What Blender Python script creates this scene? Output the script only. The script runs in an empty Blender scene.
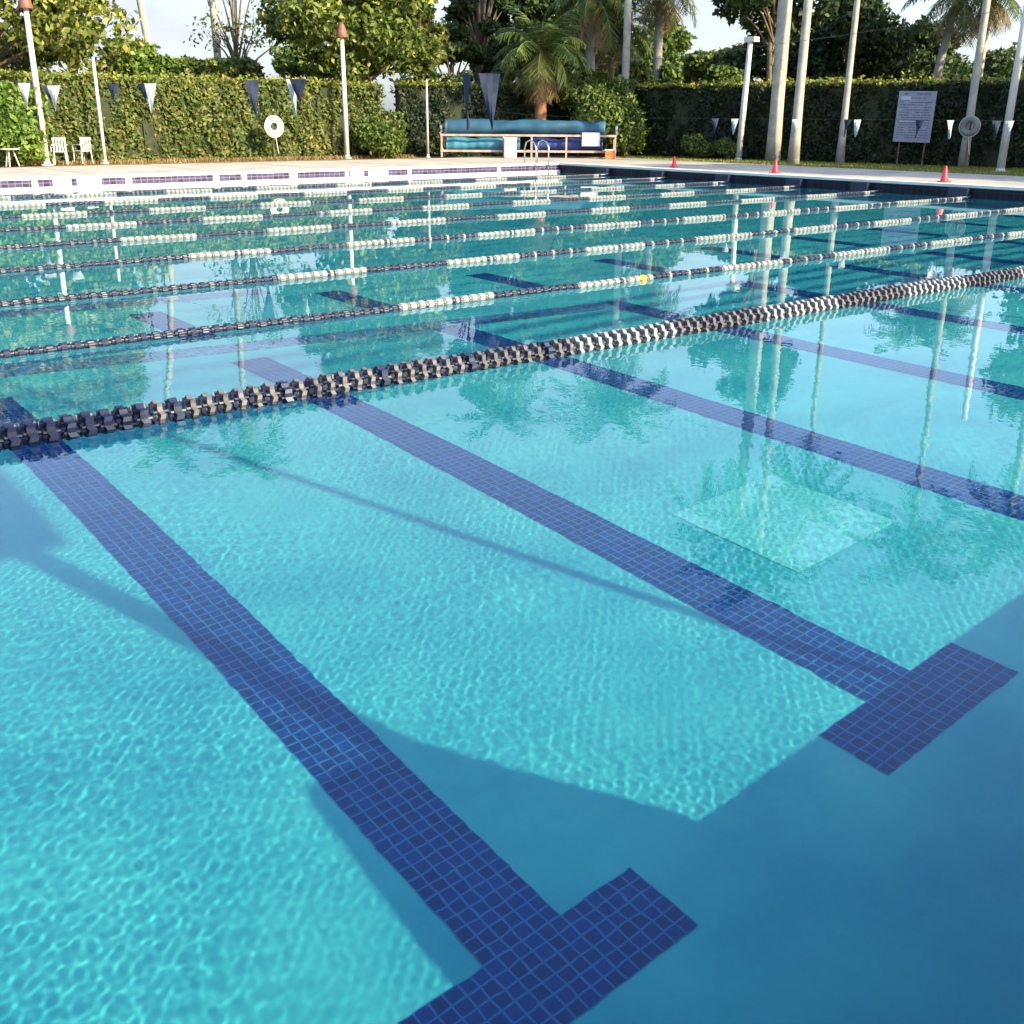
import bpy, math, random
import numpy as np
from mathutils import Vector, Matrix
R = math.radians
S = bpy.context.scene
COL = S.collection
rnd = random.Random(7)
NP = np.random.default_rng(11)

# ------------------------------------------------------------------ camera numbers
CAM_H = 1.615
PITCH, YAW, ROLL, FPX = .352925, .681207, .006181, 1073.5
DECK = .27            # deck height above the water
DEPTH = 1.7
WALL_Y0, WALL_Y1 = .245, 26.3
WALL_X0, WALL_X1 = -27.0, 23.1

def bearing(px, dist, z=DECK):
    """a ground point at a compass bearing (given by where it shows along the horizon) and a real distance"""
    a = YAW + math.atan((px - 512) / 1141.0)
    return Vector((math.sin(a) * dist, math.cos(a) * dist, z))

# ------------------------------------------------------------------ materials
def new_mat(name):
    m = bpy.data.materials.new(name); m.use_nodes = True
    nt = m.node_tree; nt.nodes.clear()
    out = nt.nodes.new('ShaderNodeOutputMaterial')
    b = nt.nodes.new('ShaderNodeBsdfPrincipled')
    nt.links.new(b.outputs[0], out.inputs[0])
    return m, nt, b

def mat(name, c, rough=.6, c2=None, scale=8, detail=4, bump=0, metal=0, spec=.5, lo=.35, hi=.65, coords='Object', sub=0):
    m, nt, b = new_mat(name)
    b.inputs['Roughness'].default_value = rough
    b.inputs['Metallic'].default_value = metal
    b.inputs['Specular IOR Level'].default_value = spec
    b.inputs['Base Color'].default_value = (*c, 1)
    if c2 or bump:
        tc = nt.nodes.new('ShaderNodeTexCoord')
        n = nt.nodes.new('ShaderNodeTexNoise'); n.inputs['Scale'].default_value = scale; n.inputs['Detail'].default_value = detail
        nt.links.new(tc.outputs[coords], n.inputs['Vector'])
    if c2:
        r = nt.nodes.new('ShaderNodeValToRGB')
        r.color_ramp.elements[0].position = lo; r.color_ramp.elements[1].position = hi
        r.color_ramp.elements[0].color = (*c, 1); r.color_ramp.elements[1].color = (*c2, 1)
        nt.links.new(n.outputs['Fac'], r.inputs[0]); nt.links.new(r.outputs[0], b.inputs['Base Color'])
    if bump:
        bp = nt.nodes.new('ShaderNodeBump'); bp.inputs['Strength'].default_value = bump; bp.inputs['Distance'].default_value = .02
        nt.links.new(n.outputs['Fac'], bp.inputs['Height']); nt.links.new(bp.outputs[0], b.inputs['Normal'])
    return m

def leaf_mat(name, dark, light, tip=None, scale=1.1):
    """leaf colour varies from leaf to leaf (face attribute) and gently from bough to bough"""
    m, nt, b = new_mat(name)
    b.inputs['Roughness'].default_value = .55
    b.inputs['Specular IOR Level'].default_value = .35
    at = nt.nodes.new('ShaderNodeAttribute'); at.attribute_name = 'leaf'
    tc = nt.nodes.new('ShaderNodeTexCoord')
    n = nt.nodes.new('ShaderNodeTexNoise'); n.inputs['Scale'].default_value = scale; n.inputs['Detail'].default_value = 3
    nt.links.new(tc.outputs['Object'], n.inputs['Vector'])
    mx = nt.nodes.new('ShaderNodeMath'); mx.operation = 'MULTIPLY_ADD'; mx.inputs[1].default_value = .55
    mu = nt.nodes.new('ShaderNodeMath'); mu.operation = 'MULTIPLY'; mu.inputs[1].default_value = .5
    nt.links.new(n.outputs['Fac'], mu.inputs[0])
    nt.links.new(at.outputs['Fac'], mx.inputs[0]); nt.links.new(mu.outputs[0], mx.inputs[2])
    r = nt.nodes.new('ShaderNodeValToRGB')
    r.color_ramp.elements[0].position = .2; r.color_ramp.elements[0].color = (*dark, 1)
    r.color_ramp.elements[1].position = .68; r.color_ramp.elements[1].color = (*light, 1)
    if tip:
        e = r.color_ramp.elements.new(.78); e.color = (*tip, 1)
    nt.links.new(mx.outputs[0], r.inputs[0]); nt.links.new(r.outputs[0], b.inputs['Base Color'])
    tr = nt.nodes.new('ShaderNodeBsdfTranslucent'); nt.links.new(r.outputs[0], tr.inputs[0])
    ms = nt.nodes.new('ShaderNodeMixShader'); ms.inputs[0].default_value = .25
    nt.links.new(b.outputs[0], ms.inputs[1]); nt.links.new(tr.outputs[0], ms.inputs[2])
    out = [x for x in nt.nodes if x.type == 'OUTPUT_MATERIAL'][0]
    nt.links.new(ms.outputs[0], out.inputs[0])
    return m

def plaster_mat():
    """hand-trowelled aqua pool plaster with faint mottling"""
    m, nt, b = new_mat('pool_plaster')
    b.inputs['Roughness'].default_value = .8; b.inputs['Specular IOR Level'].default_value = .1
    tc = nt.nodes.new('ShaderNodeTexCoord')
    n1 = nt.nodes.new('ShaderNodeTexNoise'); n1.inputs['Scale'].default_value = 1.6; n1.inputs['Detail'].default_value = 6
    n2 = nt.nodes.new('ShaderNodeTexNoise'); n2.inputs['Scale'].default_value = 26; n2.inputs['Detail'].default_value = 3
    nt.links.new(tc.outputs['Object'], n1.inputs['Vector']); nt.links.new(tc.outputs['Object'], n2.inputs['Vector'])
    r = nt.nodes.new('ShaderNodeValToRGB')
    r.color_ramp.elements[0].position = .3; r.color_ramp.elements[1].position = .7
    r.color_ramp.elements[0].color = (.026, .32, .415, 1); r.color_ramp.elements[1].color = (.052, .435, .485, 1)
    nt.links.new(n1.outputs['Fac'], r.inputs[0])
    mm = nt.nodes.new('ShaderNodeMix'); mm.data_type = 'RGBA'; mm.blend_type = 'MULTIPLY'
    r2 = nt.nodes.new('ShaderNodeValToRGB'); r2.color_ramp.elements[0].color = (.78, .82, .85, 1); r2.color_ramp.elements[1].color = (1, 1, 1, 1)
    nt.links.new(n2.outputs['Fac'], r2.inputs[0])
    mm.inputs[0].default_value = .6
    nt.links.new(r.outputs[0], mm.inputs[6]); nt.links.new(r2.outputs[0], mm.inputs[7])
    nt.links.new(mm.outputs[2], b.inputs['Base Color'])
    return m

def tile_mat(name, tile, grout, pitch=.0565, joint=.0052, var=.5, axes=(0, 1), rough=.35):
    """square mosaic tiles, every tile a little different in tone, pale grout joints"""
    m, nt, b = new_mat(name)
    b.inputs['Roughness'].default_value = rough; b.inputs['Specular IOR Level'].default_value = .2
    tc = nt.nodes.new('ShaderNodeTexCoord')
    sp = nt.nodes.new('ShaderNodeSeparateXYZ'); nt.links.new(tc.outputs['Object'], sp.inputs[0])
    fr = []; cell = []
    for ax in axes:
        d = nt.nodes.new('ShaderNodeMath'); d.operation = 'DIVIDE'; d.inputs[1].default_value = pitch
        nt.links.new(sp.outputs[ax], d.inputs[0])
        f = nt.nodes.new('ShaderNodeMath'); f.operation = 'FRACT'; nt.links.new(d.outputs[0], f.inputs[0])
        fl = nt.nodes.new('ShaderNodeMath'); fl.operation = 'FLOOR'; nt.links.new(d.outputs[0], fl.inputs[0])
        s = nt.nodes.new('ShaderNodeMath'); s.operation = 'SUBTRACT'; s.inputs[1].default_value = .5; nt.links.new(f.outputs[0], s.inputs[0])
        a = nt.nodes.new('ShaderNodeMath'); a.operation = 'ABSOLUTE'; nt.links.new(s.outputs[0], a.inputs[0])
        g = nt.nodes.new('ShaderNodeMath'); g.operation = 'GREATER_THAN'; g.inputs[1].default_value = .5 - joint / pitch; nt.links.new(a.outputs[0], g.inputs[0])
        fr.append(g); cell.append(fl)
    mxm = nt.nodes.new('ShaderNodeMath'); mxm.operation = 'MAXIMUM'
    nt.links.new(fr[0].outputs[0], mxm.inputs[0]); nt.links.new(fr[1].outputs[0], mxm.inputs[1])
    cb = nt.nodes.new('ShaderNodeCombineXYZ')
    nt.links.new(cell[0].outputs[0], cb.inputs[0]); nt.links.new(cell[1].outputs[0], cb.inputs[1])
    wn = nt.nodes.new('ShaderNodeTexWhiteNoise'); wn.noise_dimensions = '3D'; nt.links.new(cb.outputs[0], wn.inputs['Vector'])
    r = nt.nodes.new('ShaderNodeValToRGB')
    r.color_ramp.elements[0].color = (*[x * (1 - var) for x in tile], 1); r.color_ramp.elements[1].color = (*[x * (1 + var) for x in tile], 1)
    nt.links.new(wn.outputs['Value'], r.inputs[0])
    mix = nt.nodes.new('ShaderNodeMix'); mix.data_type = 'RGBA'
    nt.links.new(mxm.outputs[0], mix.inputs[0]); nt.links.new(r.outputs[0], mix.inputs[6]); mix.inputs[7].default_value = (*grout, 1)
    nt.links.new(mix.outputs[2], b.inputs['Base Color'])
    return m

def water_mat():
    m = bpy.data.materials.new('pool_water'); m.use_nodes = True; nt = m.node_tree; nt.nodes.clear()
    g = nt.nodes.new('ShaderNodeBsdfGlass'); g.inputs['Roughness'].default_value = 0; g.inputs['IOR'].default_value = 1.333
    o = nt.nodes.new('ShaderNodeOutputMaterial'); nt.links.new(g.outputs[0], o.inputs[0])
    return m

M = {
    'plaster': plaster_mat(),
    'navy_tile': tile_mat('navy_mosaic', (.001, .034, .165), (.016, .12, .31), joint=.0042, var=.22),
    'mid_tile': tile_mat('mid_blue_mosaic', (.035, .15, .30), (.06, .20, .33)),
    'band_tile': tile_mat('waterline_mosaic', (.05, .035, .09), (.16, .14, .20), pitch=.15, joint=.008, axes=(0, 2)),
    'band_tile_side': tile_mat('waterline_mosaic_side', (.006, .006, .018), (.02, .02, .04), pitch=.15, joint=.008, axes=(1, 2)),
    'white_tile': mat('white_tile', (.45, .45, .45), .3),
    'patch': mat('pale_plaster', (.060, .43, .49), .8, (.085, .49, .535), 9),
    'water': water_mat(),
    'deck': mat('cool_deck', (.34, .30, .26), .85, (.43, .385, .33), 1.3, 8, .25),
    'coping': mat('coping', (.66, .63, .58), .7, (.74, .71, .66), 3, 5),
    'gutter': mat('gutter_grating', (.55, .55, .55), .6),
    'soil': mat('ground', (.07, .09, .03), .9, (.16, .13, .06), 2.5, 8, .4),
    'lawn': mat('lawn', (.06, .09, .02), .9, (.13, .15, .035), 5, 6, .5),
    'mulch': mat('leaf_litter', (.12, .06, .025), .9, (.26, .17, .07), 6, 8, .5),
    'navy_plastic': mat('navy_plastic', (.008, .012, .035), .45, (.014, .02, .055), 9),
    'float_white': mat('float_white', (.19, .19, .195), .6, (.27, .27, .27), 7),
    'white_plastic': mat('white_plastic', (.52, .50, .47), .5, (.62, .60, .56), 9),
    'grey_plastic': mat('grey_plastic', (.058, .050, .056), .6, (.115, .10, .105), 7),
    'yellow_plastic': mat('yellow_plastic', (.75, .42, .03), .4),
    'cable': mat('steel_cable', (.35, .36, .38), .4, metal=.6),
    'pole_white': mat('painted_pole', (.55, .54, .50), .55, (.66, .65, .60), 2, 6),
    'pole_grey': mat('galvanised', (.42, .42, .42), .45, (.5, .5, .5), 4, 4, metal=.3),
    'lamp_brown': mat('rust_lamp', (.15, .06, .04), .6, (.22, .09, .06), 8),
    'bark': mat('bark', (.09, .065, .045), .9, (.17, .13, .09), 6, 8, .6),
    'palm_bark': mat('palm_bark', (.28, .26, .23), .85, (.42, .40, .35), 3, 8, .4),
    'red_bark': mat('red_bark', (.22, .09, .05), .85, (.32, .14, .08), 5, 8, .4),
    'shaft': mat('crownshaft', (.12, .20, .04), .5, (.20, .28, .07), 2),
    'navy_cloth': mat('navy_cloth', (.007, .012, .035), .85, (.012, .02, .055), 4),
    'white_cloth': mat('white_cloth', (.30, .31, .34), .8, (.40, .40, .43), 4),
    'tarp': mat('blue_cover', (.010, .055, .11), .6, (.025, .10, .18), 1.2, 6, .5),
    'tarp_light': mat('light_blue_cover', (.025, .14, .23), .55, (.05, .21, .31), 1.5, 6, .5),
    'navy_foam': mat('navy_foam', (.008, .02, .11), .6, (.015, .035, .17), 2),
    'reel_frame': mat('weathered_frame', (.36, .22, .18), .6, (.50, .36, .30), 5, 6),
    'red': mat('red_plastic', (.75, .025, .04), .45),
    'orange': mat('orange_plastic', (.60, .17, .05), .5),
    'board': mat('sign_board', (.24, .245, .31), .7, (.30, .305, .37), 2),
    'board_dark': mat('sign_print', (.10, .10, .17), .7),
    'board_light': mat('sign_patch', (.46, .47, .52), .6),
    'steel': mat('steel', (.6, .6, .6), .2, metal=1),
    'rope': mat('rope', (.6, .55, .45), .8),
    'ring': mat('ring_foam', (.75, .75, .73), .5, (.82, .82, .8), 4),
    'ring_grey': mat('ring_grey', (.14, .15, .15), .7, (.22, .23, .22), 4),
    'stucco': mat('stucco', (.62, .60, .56), .85, (.70, .68, .64), 3),
    'roof_tile': mat('roof_tile', (.28, .12, .08), .8, (.38, .18, .12), 6),
    'glass': mat('window_glass', (.03, .04, .05), .1),
    'wood': mat('teak', (.20, .11, .06), .6, (.28, .17, .09), 7),
}
M['oak_leaf'] = leaf_mat('broad_leaf', (.025, .05, .010), (.14, .18, .03), (.30, .30, .06), .8)
M['yellow_leaf'] = leaf_mat('yellow_leaf', (.035, .06, .012), (.20, .22, .04), (.38, .34, .09), .7)
M['dark_leaf'] = leaf_mat('dark_leaf', (.012, .028, .010), (.055, .085, .020), None, .9)
M['mid_leaf'] = leaf_mat('mid_leaf', (.025, .055, .012), (.12, .17, .03), (.2, .22, .05), .9)
M['bright_leaf'] = leaf_mat('bright_leaf', (.03, .075, .012), (.15, .23, .035), (.24, .30, .06), 1.0)
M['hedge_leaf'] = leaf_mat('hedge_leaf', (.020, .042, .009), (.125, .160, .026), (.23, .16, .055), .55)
M['hedge_shaded'] = leaf_mat('hedge_shaded_leaf', (.006, .014, .007), (.019, .034, .011), (.05, .07, .018), .9)  # hedge leaf darkened, the shade on these hedges put into its colour
M['hedge_top'] = leaf_mat('hedge_top_leaf', (.10, .15, .02), (.28, .30, .05), (.34, .22, .08), .4)  # sunlight along the hedge tops put into a paler leaf colour
M['frond'] = leaf_mat('palm_frond', (.025, .055, .012), (.11, .145, .03), (.18, .18, .05), .6)
M['frond_blue'] = leaf_mat('blue_frond', (.012, .025, .015), (.05, .075, .03), None, .6)
M['dead_frond'] = leaf_mat('dead_frond', (.13, .08, .03), (.32, .23, .10), (.4, .3, .15), .6)
M['core'] = mat('inner_twigs', (.015, .022, .008), .9, (.035, .04, .014), 4)

# ------------------------------------------------------------------ object helpers
def tag(o, label=None, cat=None, group=None, kind=None):
    if label: o['label'] = label
    if cat: o['category'] = cat
    if group: o['group'] = group
    if kind: o['kind'] = kind
    return o

def empty(name, loc, rz=0):
    o = bpy.data.objects.new(name, None); COL.objects.link(o)
    o.location = loc; o.rotation_euler = (0, 0, rz); o.empty_display_size = .2
    return o

def mesh_obj(name, verts, faces, m, parent=None, smooth=False, leaf=None):
    """verts Nx3, faces list or KxN array of equal-length faces"""
    me = bpy.data.meshes.new(name)
    verts = np.asarray(verts, dtype=np.float32)
    if isinstance(faces, np.ndarray):
        k = faces.shape[1]; n = len(faces)
        me.vertices.add(len(verts)); me.vertices.foreach_set('co', verts.ravel())
        me.loops.add(n * k); me.loops.foreach_set('vertex_index', faces.astype(np.int32).ravel())
        me.polygons.add(n); me.polygons.foreach_set('loop_start', np.arange(0, n * k, k, dtype=np.int32))
        try: me.polygons.foreach_set('loop_total', np.full(n, k, dtype=np.int32))
        except Exception: pass
        me.update(calc_edges=True)
    else:
        me.from_pydata([tuple(map(float, v)) for v in verts], [], faces)
    me.materials.append(m)
    if smooth: me.polygons.foreach_set('use_smooth', np.ones(len(me.polygons), dtype=bool))
    if leaf is not None:
        a = me.attributes.new('leaf', 'FLOAT', 'FACE'); a.data.foreach_set('value', np.asarray(leaf, dtype=np.float32))
    me.update()
    o = bpy.data.objects.new(name, me); COL.objects.link(o)
    if parent: o.parent = parent
    return o

class MB:
    """collects boxes, tubes, lathes into one mesh"""
    def __init__(s): s.v = []; s.f = []; s.mi = []
    def add(s, v, f, mi=0):
        o = len(s.v); s.v += [tuple(x) for x in v]; s.f += [tuple(i + o for i in q) for q in f]; s.mi += [mi] * len(f)
    def box(s, x0, x1, y0, y1, z0, z1, mi=0, rot=None, c=None):
        v = [Vector((x, y, z)) for z in (z0, z1) for x, y in ((x0, y0), (x1, y0), (x1, y1), (x0, y1))]
        if rot is not None: v = [rot @ (q - c) + c for q in v]
        s.add(v, [(3, 2, 1, 0), (4, 5, 6, 7), (0, 1, 5, 4), (1, 2, 6, 5), (2, 3, 7, 6), (3, 0, 4, 7)], mi)
    def tube(s, pts, rad, n=8, cap=True, mi=0):
        pts = [Vector(p) for p in pts]
        if not hasattr(rad, '__len__'): rad = [rad] * len(pts)
        v = []; f = []
        up = None
        for i, p in enumerate(pts):
            d = (pts[min(i + 1, len(pts) - 1)] - pts[max(i - 1, 0)]).normalized()
            if up is None:
                up = Vector((1, 0, 0)) if abs(d.x) < .8 else Vector((0, 0, 1))
            a = d.cross(up).normalized(); b = a.cross(d).normalized(); up = b
            for k in range(n):
                t = 2 * math.pi * k / n
                v.append(p + (a * math.cos(t) + b * math.sin(t)) * rad[i])
        for i in range(len(pts) - 1):
            for k in range(n):
                f.append((i * n + k, i * n + (k + 1) % n, (i + 1) * n + (k + 1) % n, (i + 1) * n + k))
        if cap:
            f.append(tuple(range(n))[::-1]); f.append(tuple((len(pts) - 1) * n + k for k in range(n)))
        s.add(v, f, mi)
    def lathe(s, prof, n=16, axis='z', c=(0, 0, 0), mi=0):
        v = []; f = []
        for r, h in prof:
            for k in range(n):
                t = 2 * math.pi * k / n
                a, b = r * math.cos(t), r * math.sin(t)
                q = (a, b, h) if axis == 'z' else (h, a, b) if axis == 'x' else (a, h, b)
                v.append((q[0] + c[0], q[1] + c[1], q[2] + c[2]))
        for i in range(len(prof) - 1):
            for k in range(n):
                f.append((i * n + k, i * n + (k + 1) % n, (i + 1) * n + (k + 1) % n, (i + 1) * n + k))
        s.add(v, f, mi)
    def build(s, name, m, parent=None, smooth=False, bevel=0):
        me = bpy.data.meshes.new(name); me.from_pydata([tuple(v) for v in s.v], [], s.f)
        for x in (m if isinstance(m, (list, tuple)) else [m]): me.materials.append(x)
        me.polygons.foreach_set('material_index', s.mi)
        if smooth: me.polygons.foreach_set('use_smooth', np.ones(len(me.polygons), dtype=bool))
        me.update()
        o = bpy.data.objects.new(name, me); COL.objects.link(o)
        if parent: o.parent = parent
        if bevel:
            b = o.modifiers.new('b', 'BEVEL'); b.width = bevel; b.segments = 2; b.limit_method = 'ANGLE'
        return o

def copy_tree(o, parent=None):
    c = o.copy(); COL.objects.link(c); c.parent = parent
    for ch in [x for x in bpy.data.objects if x.parent == o]: copy_tree(ch, c)
    return c

# ------------------------------------------------------------------ light, sky, camera
EL = R(27)
SD = Vector((-.28, .96, 0)).normalized()
sun_dir = Vector((SD.x * math.cos(EL), SD.y * math.cos(EL), -math.sin(EL)))
L = bpy.data.lights.new('sun', 'SUN'); L.energy = 2.95; L.angle = R(.55); L.color = (1, .90, .54); L.cycles.is_caustics_light = True
lo = bpy.data.objects.new('sun', L); COL.objects.link(lo); lo.rotation_euler = sun_dir.to_track_quat('-Z', 'Y').to_euler(); lo.location = (0, -20, 20)
W = bpy.data.worlds.new('World'); S.world = W; W.use_nodes = True
nt = W.node_tree; bg = nt.nodes['Background']; bg.inputs[1].default_value = .15
sky = nt.nodes.new('ShaderNodeTexSky'); sky.sky_type = 'NISHITA'; sky.sun_disc = False
sky.sun_elevation = EL; sky.sun_rotation = math.atan2(-sun_dir.x, -sun_dir.y)
sky.air_density = 1.0; sky.dust_density = 2.5; sky.ozone_density = 3.0
tc = nt.nodes.new('ShaderNodeTexCoord')
mp = nt.nodes.new('ShaderNodeMapping'); mp.inputs['Scale'].default_value = (1, 1, 3.2)
nz = nt.nodes.new('ShaderNodeTexNoise'); nz.inputs['Scale'].default_value = 1.6; nz.inputs['Detail'].default_value = 7; nz.inputs['Roughness'].default_value = .55
nt.links.new(tc.outputs['Generated'], mp.inputs[0]); nt.links.new(mp.outputs[0], nz.inputs['Vector'])
cr = nt.nodes.new('ShaderNodeValToRGB'); cr.color_ramp.elements[0].position = .36; cr.color_ramp.elements[1].position = .62
cr.color_ramp.elements[0].color = (.30, .30, .30, 1); cr.color_ramp.elements[1].color = (.85, .85, .85, 1)
nt.links.new(nz.outputs['Fac'], cr.inputs[0])
sz = nt.nodes.new('ShaderNodeSeparateXYZ'); nt.links.new(tc.outputs['Generated'], sz.inputs[0])
mr = nt.nodes.new('ShaderNodeMapRange'); mr.inputs[1].default_value = .12; mr.inputs[2].default_value = .62; mr.inputs[3].default_value = 1.0; mr.inputs[4].default_value = 0
nt.links.new(sz.outputs[2], mr.inputs[0])
cm = nt.nodes.new('ShaderNodeMath'); cm.operation = 'MULTIPLY'
nt.links.new(cr.outputs[0], cm.inputs[0]); nt.links.new(mr.outputs[0], cm.inputs[1])
mxw = nt.nodes.new('ShaderNodeMix'); mxw.data_type = 'RGBA'
mxw.inputs[7].default_value = (1.38, 1.38, 1.58, 1)
nt.links.new(cm.outputs[0], mxw.inputs[0]); nt.links.new(sky.outputs[0], mxw.inputs[6]); nt.links.new(mxw.outputs[2], bg.inputs[0])
cam = bpy.data.cameras.new('camera'); cam.sensor_width = 36; cam.lens = 36 * FPX / 1024; cam.clip_end = 2000
co = bpy.data.objects.new('camera', cam); COL.objects.link(co); S.camera = co
co.location = (0, 0, CAM_H)
co.rotation_euler = (Matrix.Rotation(-YAW, 4, 'Z') @ Matrix.Rotation(math.pi / 2 - PITCH, 4, 'X') @ Matrix.Rotation(ROLL, 4, 'Z')).to_euler()
S.view_settings.view_transform = 'Standard'; S.view_settings.look = 'None'; S.view_settings.gamma = 1
S.view_settings.exposure = 1.83
S.cycles.max_bounces = 8; S.cycles.diffuse_bounces = 3; S.cycles.glossy_bounces = 4; S.cycles.transmission_bounces = 8
S.cycles.caustics_refractive = True; S.cycles.caustics_reflective = False
S.cycles.sample_clamp_indirect = 8

# ------------------------------------------------------------------ ground, deck, pool
def ring_sheet(name, outer, inner, z, m):
    """flat sheet with a rectangular hole"""
    (a0, a1, b0, b1), (c0, c1, d0, d1) = outer, inner
    v = [(a0, b0, z), (a1, b0, z), (a1, b1, z), (a0, b1, z), (c0, d0, z), (c1, d0, z), (c1, d1, z), (c0, d1, z)]
    f = [(0, 1, 5, 4), (1, 2, 6, 5), (2, 3, 7, 6), (3, 0, 4, 7)]
    return mesh_obj(name, v, f, m)

DX0, DX1, DY0, DY1 = -33, 28.0, -9, 31.6
o = ring_sheet('ground', (-500, 500, -500, 600), (DX0 + .5, DX1 - .4, DY0 + .5, DY1 - .4), DECK - .06, M['soil']); tag(o, kind='structure')
o = ring_sheet('pool_deck', (DX0, DX1, DY0, DY1), (WALL_X0 - .35, WALL_X1 + .35, WALL_Y0 - .35, WALL_Y1 + .35), DECK, M['deck']); tag(o, kind='structure')
b = MB()
for xj in range(-12, 28, 3): b.box(xj - .008, xj + .008, WALL_Y1 + .40, DY1 - .02, DECK - .02, DECK + .003)
for yj in range(2, 32, 3): b.box(WALL_X1 + .40, DX1 - .02, yj - .008, yj + .008, DECK - .02, DECK + .003)
o = b.build('expansion_joints', M['bark'], bpy.data.objects['pool_deck'])
b = MB()
def coping(b, x0, x1, y0, y1):
    b.box(x0, x1, y0, y1, DECK - .05, DECK + .006)
g = .02
coping(b, WALL_X0 - .36, WALL_X1 + .36, WALL_Y0 - .36, WALL_Y0 + g)
coping(b, WALL_X0 - .36, WALL_X1 + .36, WALL_Y1 - g, WALL_Y1 + .36)
coping(b, WALL_X0 - .36, WALL_X0 + g, WALL_Y0 + g, WALL_Y1 - g)
coping(b, WALL_X1 - g, WALL_X1 + .36, WALL_Y0 + g, WALL_Y1 - g)
o = b.build('pool_coping', M['coping']); tag(o, kind='structure')

floor = mesh_obj('pool_floor', [(WALL_X0, WALL_Y0, -DEPTH), (WALL_X1, WALL_Y0, -DEPTH), (WALL_X1, WALL_Y1, -DEPTH), (WALL_X0, WALL_Y1, -DEPTH)], [(0, 1, 2, 3)], M['plaster'])
tag(floor, kind='structure')
receivers = [floor]
b = MB()
T = .3
zt = DECK - .053
# the near wall is undercut: an unseen recess over a ledge, added so refracted sun reaches the floor
b.box(WALL_X0 - T, WALL_X1 + T, WALL_Y0 - T, WALL_Y0, -DEPTH - .1, -1.0)
b.box(WALL_X0 - T, WALL_X1 + T, WALL_Y0 - 4.1, WALL_Y0 - T, -1.1, -1.0)
b.box(WALL_X0 - T, WALL_X1 + T, WALL_Y0 - 4.3, WALL_Y0 - 4.1, -1.1, zt)
b.box(WALL_X0 - T, WALL_X1 + T, WALL_Y1, WALL_Y1 + T, -DEPTH - .1, zt)
b.box(WALL_X0 - T, WALL_X0, WALL_Y0, WALL_Y1, -DEPTH - .1, zt)
b.box(WALL_X1, WALL_X1 + T, WALL_Y0, WALL_Y1, -DEPTH - .1, zt)
basin = b.build('pool_basin', M['plaster']); tag(basin, kind='structure'); receivers.append(basin)

# waterline tile band on the far and right walls, broken by white depth-marker tiles
WHITE = [(7.40, 7.54), (7.86, 8.28), (8.40, 8.96), (9.52, 9.68), (11.72, 11.88), (12.48, 12.62), (13.82, 14.05), (15.48, 15.58), (15.64, 16.06), (16.20, 16.84), (17.48, 17.62), (20.66, 20.80)]
b = MB(); wb = MB()
x = WALL_X0
for a, c in WHITE + [(WALL_X1, WALL_X1)]:
    if a > x: b.box(x, a, WALL_Y1 - .012, WALL_Y1 - .002, .075, zt - .006)
    if c > a: wb.box(a, c, WALL_Y1 - .014, WALL_Y1 - .002, .02, zt - .004)
    x = c
o = b.build('waterline_tile', M['band_tile'], basin)
o = wb.build('depth_marker_tile', M['white_tile'], basin)
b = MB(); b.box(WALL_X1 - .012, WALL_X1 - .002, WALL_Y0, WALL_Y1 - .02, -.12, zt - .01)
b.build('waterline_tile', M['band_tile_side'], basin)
b = MB(); b.box(WALL_X0, WALL_X1 - .02, WALL_Y1 - .10, WALL_Y1 - .015, -.05, .070)
b.build('gutter_lip', M['white_tile'], basin)
# dark blocks along the right wall, one per lane rope
b = MB()
for yy in (24.2, 21.98, 19.6, 17.3, 15.4, 12.9, 10.4, 8.1):
    b.box(WALL_X1 - .16, WALL_X1 - .013, yy - .22, yy + .22, -.02, .2)
b.build('dark_block', M['navy_plastic'], basin)

# floor lane lines with T ends
LX0, LSP, HW = 1.885, 2.138, .1695
YA, YB = 1.914, 2.225       # T bar
def sheet(name, x0, x1, y0, y1, z, m, parent, org):
    ny = max(1, int((y1 - y0) / 4)); 
    v = [(x0 - org[0], y0 - org[1], 0), (x1 - org[0], y0 - org[1], 0), (x1 - org[0], y1 - org[1], 0), (x0 - org[0], y1 - org[1], 0)]
    o = mesh_obj(name, v, [(0, 1, 2, 3)], m, parent); o.location = (org[0], org[1], z); receivers.append(o); return o
def t_line(k):
    cx = LX0 + k * LSP
    hb = .509
    oy = YA
    v = []; 
    P = [(cx - hb, YA), (cx + hb, YA), (cx + hb, YA + .339), (cx + HW, YA + .339), (cx + HW, 8.62), (cx - HW, 8.62), (cx - HW, YA + .339), (cx - hb, YA + .339)]
    v = [(p[0] - cx, p[1] - oy, 0) for p in P]
    o = mesh_obj('lane_marking', v, [(0, 1, 2, 7), (7, 2, 3, 6), (6, 3, 4, 5)], M['navy_tile'], floor)
    o.location = (cx, oy, -DEPTH + .004); receivers.append(o)
    sheet('lane_marking', cx - HW, cx + HW, 9.6, 11.0, -DEPTH + .004, M['navy_tile'], floor, (cx, oy))
for k in range(-4, 10): t_line(k)
for (xa, ya, xb, yb) in ((-4, 10.15, 8.2, 8.28), (-6, 12.5, 5.6, 11.25), (-6, 15.4, 7.6, 14.1)):
    L_ = math.hypot(xb - xa, yb - ya)
    o = sheet('cross_marking', 0, L_, 0, .339, -DEPTH + .008, M['mid_tile'], floor, (0, 0)); o.location = (xa, ya, -DEPTH + .008); o.rotation_euler = (0, 0, math.atan2(yb - ya, xb - xa))
o = sheet('floor_patch', 4.54, 5.46, 3.15, 4.08, -DEPTH + .006, M['patch'], floor, (5, 3.6))

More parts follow.
